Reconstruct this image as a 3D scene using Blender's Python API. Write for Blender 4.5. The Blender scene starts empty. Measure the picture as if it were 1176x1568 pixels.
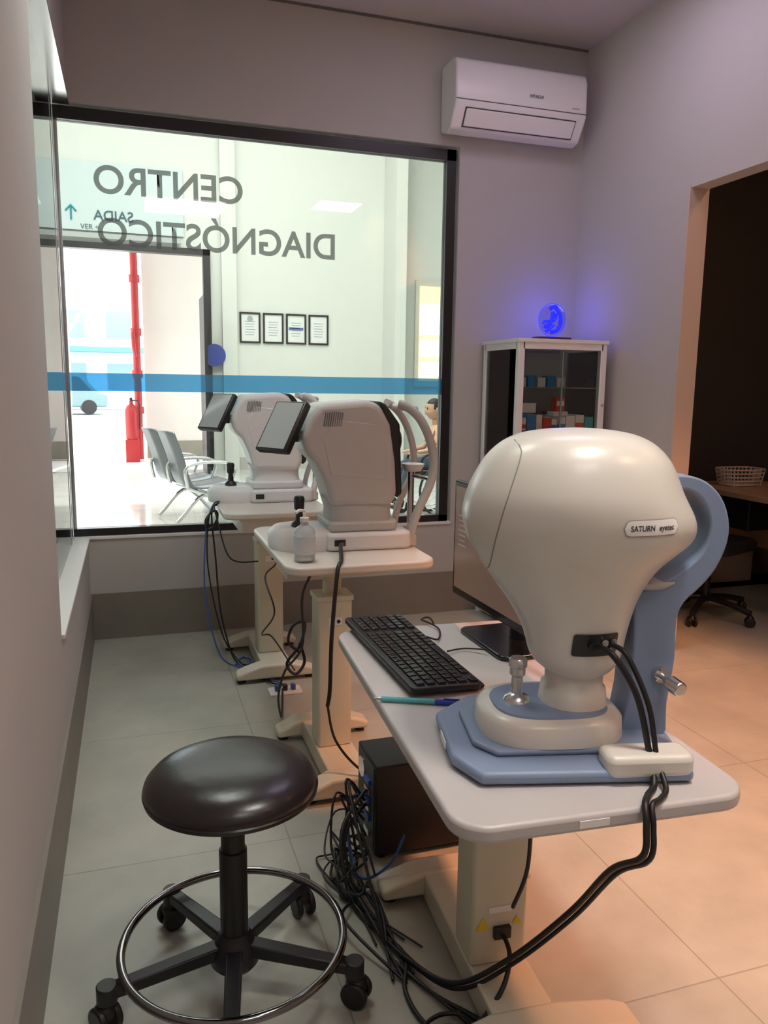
import bpy, bmesh, math, random
from mathutils import Vector, Matrix
from mathutils.bvhtree import BVHTree
random.seed(7)
S=bpy.context.scene
S.view_settings.view_transform='Standard'
PI=math.pi
# ------------------------------------------------ materials
MC={}
def M(name,col,rough=.5,metal=0,emit=None,es=0,noise=0,nscale=8,bump=0,coat=0,alpha=None,spec=None):
    if name in MC: return MC[name]
    m=bpy.data.materials.new(name); m.use_nodes=True
    nt=m.node_tree; b=nt.nodes['Principled BSDF']
    c=tuple(col)+(1,)
    b.inputs['Base Color'].default_value=c
    b.inputs['Roughness'].default_value=rough
    b.inputs['Metallic'].default_value=metal
    if coat: b.inputs['Coat Weight'].default_value=coat; b.inputs['Coat Roughness'].default_value=.15
    if spec is not None: b.inputs['Specular IOR Level'].default_value=spec
    if emit: b.inputs['Emission Color'].default_value=tuple(emit)+(1,); b.inputs['Emission Strength'].default_value=es
    tc=nt.nodes.new('ShaderNodeTexCoord')
    n=nt.nodes.new('ShaderNodeTexNoise'); n.inputs['Scale'].default_value=nscale; n.inputs['Detail'].default_value=4
    nt.links.new(tc.outputs['Object'],n.inputs['Vector'])
    amt=noise if noise else .03
    mx=nt.nodes.new('ShaderNodeMix'); mx.data_type='RGBA'
    mx.inputs[6].default_value=tuple(x*(1-amt) for x in col)+(1,)
    mx.inputs[7].default_value=tuple(min(1,x*(1+amt)) for x in col)+(1,)
    nt.links.new(n.outputs['Fac'],mx.inputs[0]); nt.links.new(mx.outputs[2],b.inputs['Base Color'])
    if bump:
        bp=nt.nodes.new('ShaderNodeBump'); bp.inputs['Strength'].default_value=bump; bp.inputs['Distance'].default_value=.002
        nt.links.new(n.outputs['Fac'],bp.inputs['Height']); nt.links.new(bp.outputs[0],b.inputs['Normal'])
    MC[name]=m; return m
def glassmat(name,tint,diff=0.0,dcol=(1,1,1)):
    m=bpy.data.materials.new(name); m.use_nodes=True; nt=m.node_tree; nt.nodes.clear()
    o=nt.nodes.new('ShaderNodeOutputMaterial'); t=nt.nodes.new('ShaderNodeBsdfTransparent'); g=nt.nodes.new('ShaderNodeBsdfGlossy')
    t.inputs[0].default_value=tint+(1,); g.inputs['Roughness'].default_value=0
    fr=nt.nodes.new('ShaderNodeFresnel'); fr.inputs[0].default_value=1.45
    mx=nt.nodes.new('ShaderNodeMixShader')
    nt.links.new(fr.outputs[0],mx.inputs[0]); nt.links.new(g.outputs[0],mx.inputs[2])
    if diff:
        d=nt.nodes.new('ShaderNodeBsdfDiffuse'); d.inputs[0].default_value=tuple(dcol)+(1,); tl=nt.nodes.new('ShaderNodeBsdfTranslucent'); tl.inputs[0].default_value=tuple(dcol)+(1,)
        ad=nt.nodes.new('ShaderNodeMixShader'); ad.inputs[0].default_value=.5
        nt.links.new(d.outputs[0],ad.inputs[1]); nt.links.new(tl.outputs[0],ad.inputs[2])
        m2=nt.nodes.new('ShaderNodeMixShader'); m2.inputs[0].default_value=diff
        nt.links.new(t.outputs[0],m2.inputs[1]); nt.links.new(ad.outputs[0],m2.inputs[2]); nt.links.new(m2.outputs[0],mx.inputs[1])
    else: nt.links.new(t.outputs[0],mx.inputs[1])
    nt.links.new(mx.outputs[0],o.inputs[0]); return m
def tilemat(name,base,grout,size,ox,oy,rough=.35):
    m=bpy.data.materials.new(name); m.use_nodes=True; nt=m.node_tree; b=nt.nodes['Principled BSDF']
    tc=nt.nodes.new('ShaderNodeTexCoord'); mp=nt.nodes.new('ShaderNodeMapping'); mp.inputs['Location'].default_value=(-ox,-oy,0)
    br=nt.nodes.new('ShaderNodeTexBrick'); br.offset=0; br.squash=1
    br.inputs['Scale'].default_value=1; br.inputs['Brick Width'].default_value=size; br.inputs['Row Height'].default_value=size
    br.inputs['Mortar Size'].default_value=.0028; br.inputs['Mortar Smooth'].default_value=.3
    br.inputs['Color1'].default_value=(1,1,1,1);br.inputs['Color2'].default_value=(.95,.95,.95,1);br.inputs['Mortar'].default_value=tuple(grout)+(1,)
    n=nt.nodes.new('ShaderNodeTexNoise'); n.inputs['Scale'].default_value=3.5; n.inputs['Detail'].default_value=8; n.inputs['Roughness'].default_value=.65
    r=nt.nodes.new('ShaderNodeValToRGB'); r.color_ramp.elements[0].position=.3; r.color_ramp.elements[1].position=.72
    r.color_ramp.elements[0].color=tuple(x*.84 for x in base)+(1,); r.color_ramp.elements[1].color=tuple(x*1.1 for x in base)+(1,)
    mx=nt.nodes.new('ShaderNodeMix'); mx.data_type='RGBA'; mx.blend_type='MULTIPLY'; mx.inputs[0].default_value=1
    L=nt.links
    L.new(tc.outputs['Object'],mp.inputs[0]); L.new(mp.outputs[0],br.inputs[0]); L.new(mp.outputs[0],n.inputs['Vector'])
    L.new(n.outputs['Fac'],r.inputs[0]); L.new(r.outputs[0],mx.inputs[6]); L.new(br.outputs[0],mx.inputs[7]); L.new(mx.outputs[2],b.inputs['Base Color'])
    b.inputs['Roughness'].default_value=rough
    bp=nt.nodes.new('ShaderNodeBump'); bp.inputs['Strength'].default_value=.3; bp.inputs['Distance'].default_value=.002; bp.invert=True
    L.new(br.outputs['Fac'],bp.inputs['Height']); L.new(bp.outputs[0],b.inputs['Normal'])
    return m
# ------------------------------------------------ geometry helpers
def G(name,loc=(0,0,0),rz=0,sc=1):
    e=bpy.data.objects.new(name,None); S.collection.objects.link(e); e.location=loc; e.rotation_euler=(0,0,rz); e.scale=(sc,sc,sc)
    e.empty_display_size=.1; return e
def fin(bm,name,mat,parent=None,smooth=True,bev=0,seg=3,ang=40):
    bmesh.ops.recalc_face_normals(bm,faces=bm.faces)
    me=bpy.data.meshes.new(name); bm.to_mesh(me); bm.free()
    ob=bpy.data.objects.new(name,me); S.collection.objects.link(ob)
    if mat: me.materials.append(mat)
    if bev:
        md=ob.modifiers.new('bev','BEVEL'); md.width=bev; md.segments=seg; md.limit_method='ANGLE'; md.angle_limit=math.radians(30)
    if smooth:
        for p in me.polygons: p.use_smooth=True
        bpy.context.view_layer.objects.active=ob
        for o in bpy.context.selected_objects: o.select_set(False)
        ob.select_set(True)
        try: bpy.ops.object.shade_smooth_by_angle(angle=math.radians(ang))
        except Exception: pass
    if parent: ob.parent=parent
    return ob
def rotm(rot): return Matrix.Rotation(rot[2],4,'Z')@Matrix.Rotation(rot[1],4,'Y')@Matrix.Rotation(rot[0],4,'X')
def box(name,c,s,mat,parent=None,bev=0,rot=(0,0,0),seg=2):
    bm=bmesh.new(); bmesh.ops.create_cube(bm,size=1)
    bmesh.ops.transform(bm,matrix=Matrix.Translation(c)@rotm(rot)@Matrix.Diagonal((s[0],s[1],s[2],1)),verts=bm.verts)
    return fin(bm,name,mat,parent,smooth=bev>0,bev=bev,seg=seg)
def bb(name,a,b,mat,parent=None,bev=0):
    return box(name,[(a[i]+b[i])/2 for i in range(3)],[abs(b[i]-a[i]) for i in range(3)],mat,parent,bev)
def cyl(name,a,b,r,mat,parent=None,r2=None,n=32,bev=0):
    a=Vector(a);b=Vector(b);d=b-a
    bm=bmesh.new(); bmesh.ops.create_cone(bm,cap_ends=True,segments=n,radius1=r,radius2=r if r2 is None else r2,depth=d.length)
    q=Vector((0,0,1)).rotation_difference(d.normalized()).to_matrix().to_4x4()
    bmesh.ops.transform(bm,matrix=Matrix.Translation((a+b)/2)@q,verts=bm.verts)
    return fin(bm,name,mat,parent,bev=bev)
def prism(name,pts,axis,lo,hi,mat,parent=None,bev=0,seg=3,rot=None,loc=None):
    bm=bmesh.new()
    def mk(p,t):
        if axis=='z': return (p[0],p[1],t)
        if axis=='y': return (p[0],t,p[1])
        return (t,p[0],p[1])
    A=[bm.verts.new(mk(p,lo)) for p in pts]; B=[bm.verts.new(mk(p,hi)) for p in pts]
    bm.faces.new(A); bm.faces.new(B[::-1]); n=len(pts)
    for i in range(n): bm.faces.new((A[i],B[i],B[(i+1)%n],A[(i+1)%n]))
    if rot: bmesh.ops.transform(bm,matrix=rotm(rot),verts=bm.verts)
    if loc: bmesh.ops.translate(bm,vec=loc,verts=bm.verts)
    return fin(bm,name,mat,parent,bev=bev,seg=seg,ang=35)
def rrect(x0,y0,x1,y1,r,n=8):
    o=[]
    for cx,cy,a in((x1-r,y1-r,0),(x0+r,y1-r,90),(x0+r,y0+r,180),(x1-r,y0+r,270)):
        for i in range(n+1):
            t=math.radians(a+90*i/n); o.append((cx+r*math.cos(t),cy+r*math.sin(t)))
    return o
def smoothpts(pts,k=8,closed=False):
    P=[Vector(p) for p in pts]; n=len(P); o=[]
    rng=range(n) if closed else range(n-1)
    for i in rng:
        if closed: p0,p1,p2,p3=P[i-1],P[i],P[(i+1)%n],P[(i+2)%n]
        else: p0,p1,p2,p3=P[max(i-1,0)],P[i],P[i+1],P[min(i+2,n-1)]
        for j in range(k):
            t=j/k
            o.append(.5*((2*p1)+(p2-p0)*t+(2*p0-5*p1+4*p2-p3)*t*t+(3*p1-p0-3*p2+p3)*t**3))
    if not closed: o.append(P[-1])
    return o
def tubebm(bm,pts,r,n=10,closed=False,flat=None):
    P=[Vector(p) for p in pts]; N=len(P); rings=[]
    up=Vector((0,0,1)); prev=None
    for i in range(N):
        if closed: t=(P[(i+1)%N]-P[i-1])
        else: t=P[min(i+1,N-1)]-P[max(i-1,0)]
        t.normalize()
        if prev is None:
            a=t.cross(up)
            if a.length<.1: a=t.cross(Vector((0,1,0)))
            a.normalize()
        else:
            a=prev-t*prev.dot(t)
            if a.length<1e-6: a=t.cross(up)
            a.normalize()
        prev=a; b=t.cross(a)
        rr=r[i] if isinstance(r,(list,tuple)) else r
        fa,fb=(flat if flat else (1,1))
        rings.append([bm.verts.new(P[i]+a*rr*fa*math.cos(2*PI*k/n)+b*rr*fb*math.sin(2*PI*k/n)) for k in range(n)])
    R=N if closed else N-1
    for i in range(R):
        A=rings[i];B=rings[(i+1)%N]
        for k in range(n): bm.faces.new((A[k],A[(k+1)%n],B[(k+1)%n],B[k]))
    if not closed:
        bm.faces.new(rings[0][::-1]); bm.faces.new(rings[-1])
def tube(name,pts,r,mat,parent=None,k=8,n=10,closed=False,flat=None,raw=False):
    bm=bmesh.new(); P=pts if raw else smoothpts(pts,k,closed)
    tubebm(bm,P,r,n,closed,flat)
    return fin(bm,name,mat,parent,ang=60)
def tubes(name,lst,mat,parent=None,k=8,n=8):
    bm=bmesh.new()
    for pts,r in lst: tubebm(bm,smoothpts(pts,k),r,n)
    return fin(bm,name,mat,parent,ang=60)
def lathe(name,prof,mat,parent=None,loc=(0,0,0),n=48,axis=None,ang=40):
    bm=bmesh.new(); rings=[]
    for r,z in prof:
        if r<1e-5: rings.append([bm.verts.new((0,0,z))])
        else: rings.append([bm.verts.new((r*math.cos(2*PI*k/n),r*math.sin(2*PI*k/n),z)) for k in range(n)])
    for A,B in zip(rings,rings[1:]):
        for k in range(n):
            k2=(k+1)%n
            if len(A)==1 and len(B)==1: continue
            if len(A)==1: bm.faces.new((A[0],B[k],B[k2]))
            elif len(B)==1: bm.faces.new((A[k],A[k2],B[0]))
            else: bm.faces.new((A[k],A[k2],B[k2],B[k]))
    if len(rings[0])>1: bm.faces.new(rings[0][::-1])
    if len(rings[-1])>1: bm.faces.new(rings[-1])
    m=Matrix.Translation(loc)
    if axis: m=m@Vector((0,0,1)).rotation_difference(Vector(axis).normalized()).to_matrix().to_4x4()
    bmesh.ops.transform(bm,matrix=m,verts=bm.verts)
    return fin(bm,name,mat,parent,ang=ang)
def loft(name,rings,mat,parent=None,n=64,e=2.3,ang=60):
    bm=bmesh.new(); R=[]
    for z,x0,x1,y0,y1 in rings:
        cx,cy,a,b=(x0+x1)/2,(y0+y1)/2,(x1-x0)/2,(y1-y0)/2; r=[]
        for k in range(n):
            t=2*PI*k/n; c,s=math.cos(t),math.sin(t)
            r.append(bm.verts.new((cx+a*math.copysign(abs(c)**(2/e),c),cy+b*math.copysign(abs(s)**(2/e),s),z)))
        R.append(r)
    for A,B in zip(R,R[1:]):
        for k in range(n): bm.faces.new((A[k],A[(k+1)%n],B[(k+1)%n],B[k]))
    bm.faces.new(R[0][::-1]); bm.faces.new(R[-1])
    return fin(bm,name,mat,parent,ang=ang)
def text(name,s,mat,parent=None,loc=(0,0,0),rot=(PI/2,0,0),h=.1,w=None,th=.002,align='LEFT',bold=.0):
    cu=bpy.data.curves.new(name,'FONT'); cu.body=s; cu.size=1; cu.extrude=0; cu.offset=bold
    ob=bpy.data.objects.new(name+'_t',cu); S.collection.objects.link(ob)
    dg=bpy.context.evaluated_depsgraph_get(); me=bpy.data.meshes.new_from_object(ob.evaluated_get(dg)); bpy.data.objects.remove(ob)
    xs=[v.co.x for v in me.vertices]
    x0,x1=min(xs),max(xs); W=x1-x0
    caph=.729
    sx=(w/W) if w else h/caph; sy=h/caph
    for v in me.vertices:
        x=(v.co.x-x0)*sx
        if align=='CENTER': x-=W*sx/2
        v.co=Vector((x,v.co.y*sy,0))
    ob=bpy.data.objects.new(name,me); S.collection.objects.link(ob); me.materials.clear(); me.materials.append(mat)
    m=Matrix.Translation(loc)@Matrix.Rotation(rot[2],4,'Z')@Matrix.Rotation(rot[1],4,'Y')@Matrix.Rotation(rot[0],4,'X')
    me.transform(m)
    if parent: ob.parent=parent
    return ob
# ------------------------------------------------ material palette
wallm=M('wall_paint',(.50,.49,.48),.85,noise=.02,bump=.05,nscale=60)
wallw=M('wall_paint_warm',(.60,.56,.545),.85,noise=.02,bump=.05,nscale=60)
ceilm=M('ceiling_paint',(.56,.53,.56),.9)
basem=M('baseboard_tile',(.22,.20,.17),.45,noise=.12,nscale=6)
whitep=M('white_paint',(.78,.78,.76),.5)
lobw=M('lobby_wall_paint',(.66,.68,.64),.9)
blackm=M('black_frame_metal',(.010,.010,.012),.4)
blackp=M('black_plastic',(.012,.012,.014),.4)
blackg=M('black_gloss_plastic',(.010,.010,.012),.16)
rubber=M('black_cable_rubber',(.010,.010,.011),.45)
chrome=M('chrome',(.75,.75,.75),.12,1)
dchrome=M('dark_chrome',(.22,.22,.225),.10,1)
steel=M('brushed_steel',(.72,.72,.73),.22,1)
cream=M('cream_powder_coat',(.62,.59,.47),.45)
dev=M('device_white_plastic',(.67,.66,.60),.34,coat=.2)
dev2=M('device_grey_plastic',(.48,.48,.475),.4)
dev2l=M('device_light_plastic',(.68,.69,.70),.4)
devb=M('device_blue_plastic',(.205,.275,.41),.45)
lam=M('laminate_top',(.50,.48,.475),.35,noise=.03,nscale=40)
lamw=M('laminate_light',(.62,.58,.52),.35,noise=.03,nscale=40)
vinyl=M('black_vinyl',(.014,.011,.012),.28,noise=.2,nscale=30,bump=.35)
redm=M('red_paint',(.36,.012,.018),.45)
bluecab=M('blue_cable',(.03,.10,.35),.4)
film=glassmat('blue_film',(.32,.66,.90),.25,(.45,.78,.98))
glass=glassmat('window_glass_mat',(.94,.965,.95))
glassc=glassmat('cabinet_glass_mat',(.95,.965,.96))
floorm=tilemat('porcelain_floor',(.395,.395,.34),(.68,.68,.66),.94,.455,2.38,.36)
lobfl=tilemat('lobby_porcelain',(.62,.62,.60),(.7,.7,.7),.94,.455,2.38,.12)
# ------------------------------------------------ room shell
W=2.863;YB=4.73;YN=-1.6;XL=-.26;H=3.63
bb('floor',(XL-.12,YN-.1,-.1),(6.6,YB+.03,0),floorm)
bb('floor_lobby',(-9,YB+.03,-.1),(9,14.1,0),lobfl)
bb('ceiling',(XL-.15,YN-.1,H),(W+.12,YB+.16,H+.1),ceilm)
g=G('wall_window_side')
bb('lower',(XL-.10,YB,0),(W+.1,YB+.12,.60),wallm,g)
bb('upper',(XL-.10,YB,2.965),(W+.1,YB+.12,H),wallm,g)
bb('right_pier',(2.0,YB,.60),(W+.1,YB+.12,2.965),wallm,g)
g=G('wall_left')
bb('solid',(XL-.12,YN,0),(XL,2.87,H),wallm,g)
bb('below_window',(XL-.12,2.87,0),(XL,YB,.60),wallm,g)
bb('above_window',(XL-.12,2.87,2.965),(XL,YB,H),wallm,g)
g=G('wall_right')
bb('solid',(W,3.643,0),(W+.11,YB,H),wallw,g)
bb('lintel',(W,.9,2.557),(W+.11,3.643,H),wallw,g)
bb('near_solid',(W,YN,0),(W+.11,.9,H),wallw,g)
bb('wall_near',(XL-.12,YN-.1,0),(W+.11,YN,H),wallw)
g=G('trim_1')
bb('sill_back',(XL-.1,YB-.01,.60),(2.0,YB+.10,.617),whitep,g,.003)
g=G('trim_2')
bb('sill_left',(XL-.11,2.87,.60),(XL+.012,YB,.617),whitep,g,.003)
bb('head_left',(XL-.11,2.87,2.951),(XL+.01,YB-.001,2.965),steel,g)
g=G('trim_3')
bb('door_reveal',(W-.006,3.63,0),(W+.115,3.643,2.57),M('reveal_lit_peach',(.68,.55,.46),.7),g)  # warm light on the reveal is put into its peach colour
bb('baseboard_back',(XL,YB-.012,0),(W,YB,.276),basem)
bb('baseboard_left',(XL,YN,0),(XL+.012,YB-.012,.276),basem)
bb('baseboard_right',(W-.012,3.65,0),(W,YB-.012,.276),basem)
bb('ceiling_gap_shade',(XL,YB-.012,H-.012),(W,YB,H-.001),M('gap_shade_dark',(.16,.15,.15),.9))  # flat dark strip: shade of the ceiling gap painted as colour
g=G('window_1',(0,YB+.05,0))
bb('frame_top',(-.334,-.03,2.885),(1.986,.03,2.951),blackm,g)
bb('frame_right',(1.925,-.03,.617),(1.986,.03,2.951),blackm,g)
bb('frame_bottom',(-.334,-.03,.617),(1.986,.03,.66),blackm,g)
bb('frame_corner',(-.338,-.012,.617),(-.318,.012,2.951),steel,g)
bb('pane',(-.318,-.004,.66),(1.925,.004,2.885),glass,g)
bb('film_stripe',(-.318,-.0055,1.45),(1.925,-.0045,1.552),film,g)
g=G('window_2',(XL-.075,0,0))
bb('pane',(-.004,2.87,.617),(.004,4.74,2.951),glass,g)
bb('joint',(-.006,4.50,.617),(.006,4.506,2.951),steel,g)
bb('film_stripe',(.0045,2.88,1.45),(.0055,4.73,1.552),film,g)
lett=glassmat('vinyl_lettering',(.36,.38,.375),.5,(.26,.275,.27))
g=G('window_lettering',(0,YB+.042,0))
text('line_1','CENTRO',lett,g,loc=(.665,0,2.53),rot=(PI/2,0,PI),h=.150,w=.81,bold=.018)
text('line_2','DIAGNÓSTICO',lett,g,loc=(1.215,0,2.255),rot=(PI/2,0,PI),h=.150,w=1.35,bold=.018)
# ------------------------------------------------ lobby
YL=13.92
g=G('wall_lobby_far')
bb('right_part',(1.37,YL,0),(9,YL+.2,7),lobw,g)
bb('over_door',(-1.6,YL,3.72),(1.37,YL+.2,7),lobw,g)
bb('left_part',(-9,YL,0),(-1.6,YL+.2,7),lobw,g)
bb('lobby_pilaster',(1.55,YL-.12,0),(1.80,YL-.001,7),lobw)
bb('wall_lobby_right',(7.4,YB+.55,0),(7.6,YL,7),lobw)
bb('wall_lobby_left',(-9.2,YB-2,0),(-9,YL,7),lobw)
g=G('wall_lobby_near')
bb('above_room',(XL-.12,YB+.12,3.0),(W+.11,YB+.2,7),lobw,g)
bb('right_of_room',(2.05,YB+.12,0),(W+.11,YB+.2,3.0),lobw,g)
bb('wall_lobby_near_right',(W+.11,5.21,0),(7.4,5.28,7),lobw)
bb('wall_lobby_return',(W+.04,YB+.2,0),(W+.11,5.28,7),lobw)
bb('ceiling_lobby',(-9,YB-2,7),(9,YL+.2,7.1),lobw)
bb('wall_lobby_outer',(-9,YB-2.1,0),(XL-.13,YB-2,7),lobw)
bb('floor_lobby_side',(-9,YB-2,-.1),(XL-.13,YB+.03,0),lobfl)
g=G('lobby_column',(4.46,13.25,0))
bb('shaft',(0,0,0),(.20,.66,7),lobw,g)
tube('conduit',[(.31,.45,0.02),(.31,.45,6.9)],.04,lobw,g,k=2)
bb('baseboard_lobby',(1.8,YL-.02,0),(7.4,YL,.22),M('lobby_base',(.45,.43,.40),.5))
g=G('door_1',(0,YL,0))
bb('jamb_right',(1.25,-.08,0),(1.37,.1,3.72),blackm,g)
bb('head',(-1.6,-.08,3.62),(1.37,.1,3.72),blackm,g)
bb('leaf',(1.17,-.9,0.02),(1.22,-.08,2.9),blackm,g)
bb('transom_rail',(-1.6,-.1,3.78),(.9,-.06,3.86),M('rail_grey',(.4,.42,.42),.5),g)
g=G('direction_sign',(0,YL-.02,0))
bb('panel',(-1.6,-.03,3.90),(.95,0,4.95),M('sign_panel',(.54,.62,.63),.6),g)
tx=M('sign_text',(.05,.10,.13),.6)
text('words','SAIDA',tx,g,loc=(.16,-.04,4.07),rot=(PI/2,0,PI),h=.16,bold=.01)
text('small_words','VER +',tx,g,loc=(-.65,-.04,3.92),h=.08)
tube('arrow_stem',[(-.78,-.04,4.05),(-.78,-.04,4.26)],.014,M('arrow_teal',(.02,.25,.3),.5),g,k=2)
tube('arrow_head',[(-.86,-.04,4.18),(-.78,-.04,4.27),(-.70,-.04,4.18)],.014,MC['arrow_teal'],g,k=1)
g=G('round_wall_sign',(1.40,YL-.14,1.98))
cyl('disc',(0,-.02,0),(0,0.005,0),.19,M('sign_blue',(.03,.06,.30),.4),g)
paper=M('paper',(.72,.74,.72),.8)
for i in range(4):
    x=1.86+i*.405
    g=G('framed_certificate',(x+.17,YL-.002,2.47))
    for nm,a,b in(('top',(-.18,-.03,.23),(.18,0,.26)),('bottom',(-.18,-.03,-.26),(.18,0,-.23)),('left',(-.18,-.03,-.23),(-.15,0,.23)),('right',(.15,-.03,-.23),(.18,0,.23))): bb(nm,a,b,blackm,g)
    bb('sheet',(-.15,-.012,-.23),(.15,-.004,.23),paper,g)
    lm=M('print_grey',(.35,.38,.42),.8)
    for k in range(6): bb('text_line_%d'%k,(-.09+.01*(k%2),-.014,.10-.045*k),(.09-.012*(k%3),-.0125,.112-.045*k),lm,g)
    if i==2: bb('band',(-.13,-.014,-.02),(.13,-.0128,.03),M('print_blue',(.10,.14,.35),.7),g)
    if i==0: lathe('seal',[(0,0),(.05,0),(.05,.003),(0,.003)],lm,g,loc=(0,-.014,.15),axis=(0,-1,0),n=24)
g=G('window_3',(5.42,YL-.002,0))
bb('surround',(-.36,-.06,1.5),(.36,-.001,3.42),M('win_frame_tan',(.66,.64,.56),.5),g)
bb('blind',(-.29,-.08,1.6),(.30,-.062,3.32),M('blind_fabric',(.9,.78,.6),.8,emit=(1,.72,.45),es=.5),g)
for k,(a,b) in enumerate(((1.68,1.95),(2.05,2.35),(2.45,3.0))): bb('glow_%d'%k,(-.27,-.09,a),(.30,-.081,b),M('daylight_pane',(1,1,1),.8,emit=(1,.97,.92),es=1.2),g)
g=G('waiting_bench',(.66,8.9,0),math.radians(16))
for y in(-.30,.30):
    tube('leg_%d'%(y>0),[(-.32,y,.02),(-.28,y,.06),(0,y,.30),(.28,y,.06),(.32,y,.02)],.02,chrome,g)
tube('beam',[(0,-.55,.32),(0,.55,.32)],.03,chrome,g,k=2)
mesh=M('perforated_steel',(.20,.21,.23),.35,.7)
for i,y in enumerate((-.28,.28)):
    prof=[(-.42,1.0),(-.33,.75),(-.25,.47),(-.15,.40),(.1,.41),(.27,.44),(.31,.41)]
    P=smoothpts([(a,0,b) for a,b in prof],5)
    bm=bmesh.new(); pr=None
    for p in P:
        a=bm.verts.new((p.x,y-.25,p.z)); b=bm.verts.new((p.x,y+.25,p.z))
        if pr: bm.faces.new((pr[0],pr[1],b,a))
        pr=(a,b)
    o=fin(bm,'seat_%d'%i,mesh,g); md=o.modifiers.new('s','SOLIDIFY'); md.thickness=.02
for i,y in enumerate((-.56,0,.56)):
    tube('arm_%d'%i,[(-.28,y,.42),(-.30,y,.62),(-.15,y,.68),(.15,y,.67),(.25,y,.6),(.2,y,.45)],.018,chrome,g)
# exterior
bb('ground_exterior',(-30,14.1,-.12),(30,60,-.02),M('pavement',(.80,.79,.77),.9))
g=G('exterior_side_wall')
bb('wall',(.30,16.4,0),(2.6,16.6,6),M('ext_wall',(.60,.56,.55),.9),g)
bb('base',(.30,16.38,0),(2.6,16.4,.35),basem,g)
bb('porch_roof_exterior',(-2.5,14.13,4.6),(3.2,17.4,4.75),M('ext_wall',(.6,.56,.55),.9))
g=G('red_fire_pipe',(.16,16.2,0))
cyl('riser',(0,0,0),(0,0,4.55),.07,redm,g)
for z in(.9,1.6,2.4,3.4): cyl('coupling_%d'%(z*10),(0,0,z),(0,0,z+.14),.10,redm,g)
tube('branch',[(0,0,2.4),(-.05,-.12,2.45),(-.05,-.2,2.2),(-.02,-.1,2.0)],.04,redm,g)
g=G('fire_extinguisher',(.02,15.9,.42))
lathe('bottle',[(0,0),(.11,0),(.12,.03),(.12,.55),(.09,.63),(.035,.68),(.035,.74),(0,.74)],redm,g)
tube('hose',[(0,0,.74),(.13,-.05,.72),(.15,-.05,.45),(.14,-.05,.2)],.015,blackp,g)
box('valve',(0,0,.77),(.05,.14,.06),blackp,g,.01)
bb('stand',(-.13,-.13,-.44),(.13,.13,0),redm,g,.01)
g=G('parked_van',(-3.4,40,0),.1)
prism('body',[(-2.3,.35),(2.3,.35),(2.35,.9),(1.9,1.05),(1.2,1.9),(-2.2,1.95),(-2.35,.9)],'y',-.9,.9,M('van_paint',(.20,.30,.32),.3),g,.08)
prism('windows',[(1.0,1.1),(1.65,1.1),(1.1,1.75),(-2.0,1.78),(-2.05,1.15)],'y',-.93,.93,M('van_glass',(.05,.08,.10),.1),g,.02)
for i,x in enumerate((-1.5,1.5)): cyl('wheel_%d'%i,(x,-.92,.34),(x,.92,.34),.34,blackp,g)
g=G('building_exterior',(-4,46,0))
bm_=M('facade',(.72,.82,.86),.8)
bb('mass',(-9,0,0),(9,4,6.5),bm_,g)
for i in range(6):
    for j in range(2): bb('pane_%d_%d'%(i,j),(-7.5+i*2.6,-.05,1.1+j*2.8),(-6+i*2.6,0,2.5+j*2.8),M('facade_glass',(.30,.44,.48),.2),g)
bb('awning',(-9,-1.4,3.1),(9,0,3.35),M('awning_blue',(.16,.38,.56),.5),g)
g=G('street_tree',(-1.9,28,0))
lst=[([(0,0,0),(.05,0,1.8),(0,0,3.6)],.05)]
rt=random.Random(3)
for i in range(9):
    a=rt.uniform(0,2*PI);z=rt.uniform(2.6,3.6);L_=rt.uniform(1.0,1.8)
    lst.append(([(0,0,z-.3),(math.cos(a)*L_*.5,math.sin(a)*L_*.5,z+L_*.35),(math.cos(a+.2)*L_,math.sin(a+.2)*L_,z+L_*.5)],.018))
    for j in range(2):
        lst.append(([(math.cos(a)*L_*.5,math.sin(a)*L_*.5,z+L_*.35),(math.cos(a+.7-j)*L_*.9,math.sin(a+.7-j)*L_*.9,z+L_*(.7-.4*j))],.011))
tubes('branches',lst,M('bark',(.40,.36,.32),.9),g,k=4,n=6)
# ------------------------------------------------ neighbouring dark room
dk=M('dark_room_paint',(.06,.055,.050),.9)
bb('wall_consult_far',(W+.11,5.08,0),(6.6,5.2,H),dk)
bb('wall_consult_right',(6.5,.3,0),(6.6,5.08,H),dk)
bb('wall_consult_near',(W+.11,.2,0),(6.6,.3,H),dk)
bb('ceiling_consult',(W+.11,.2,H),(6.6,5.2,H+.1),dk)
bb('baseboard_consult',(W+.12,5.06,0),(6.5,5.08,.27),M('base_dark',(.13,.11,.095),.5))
bb('floor_consult',(W+.11,YB+.03,-.1),(6.6,5.2,0.0),floorm)
wood=M('desk_wood',(.48,.34,.24),.45,noise=.1,nscale=10)
g=G('office_desk',(4.0,3.75,0))
bb('top',(0,0,.76),(.75,1.25,.80),wood,g,.006)
bb('panel',(.1,1.15,0),(.7,1.19,.76),wood,g); bb('panel_2',(.1,.05,0),(.7,.09,.76),wood,g); bb('modesty',(.62,.09,.3),(.65,1.15,.76),wood,g)
bb('drawer',(.2,.7,.5),(.6,1.1,.75),blackp,g,.01)
g=G('storage_basket',(4.34,4.72,.80))
bk=M('basket_white',(.78,.72,.66),.6)
for i in range(5): 
    z=.012+i*.028; f_=1+.05*i
    tube('rim_%d'%i,[(-.12*f_,-.08*f_,z),(.12*f_,-.08*f_,z),(.12*f_,.08*f_,z),(-.12*f_,.08*f_,z)],.006,bk,g,closed=True,k=4,n=6)
lst=[]
for i in range(9):
    x=-.12+.03*i; lst+= [([(x,-.08,.0),(x*1.2,-.096,.13)],.005),([(x,.08,.0),(x*1.2,.096,.13)],.005)]
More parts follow.
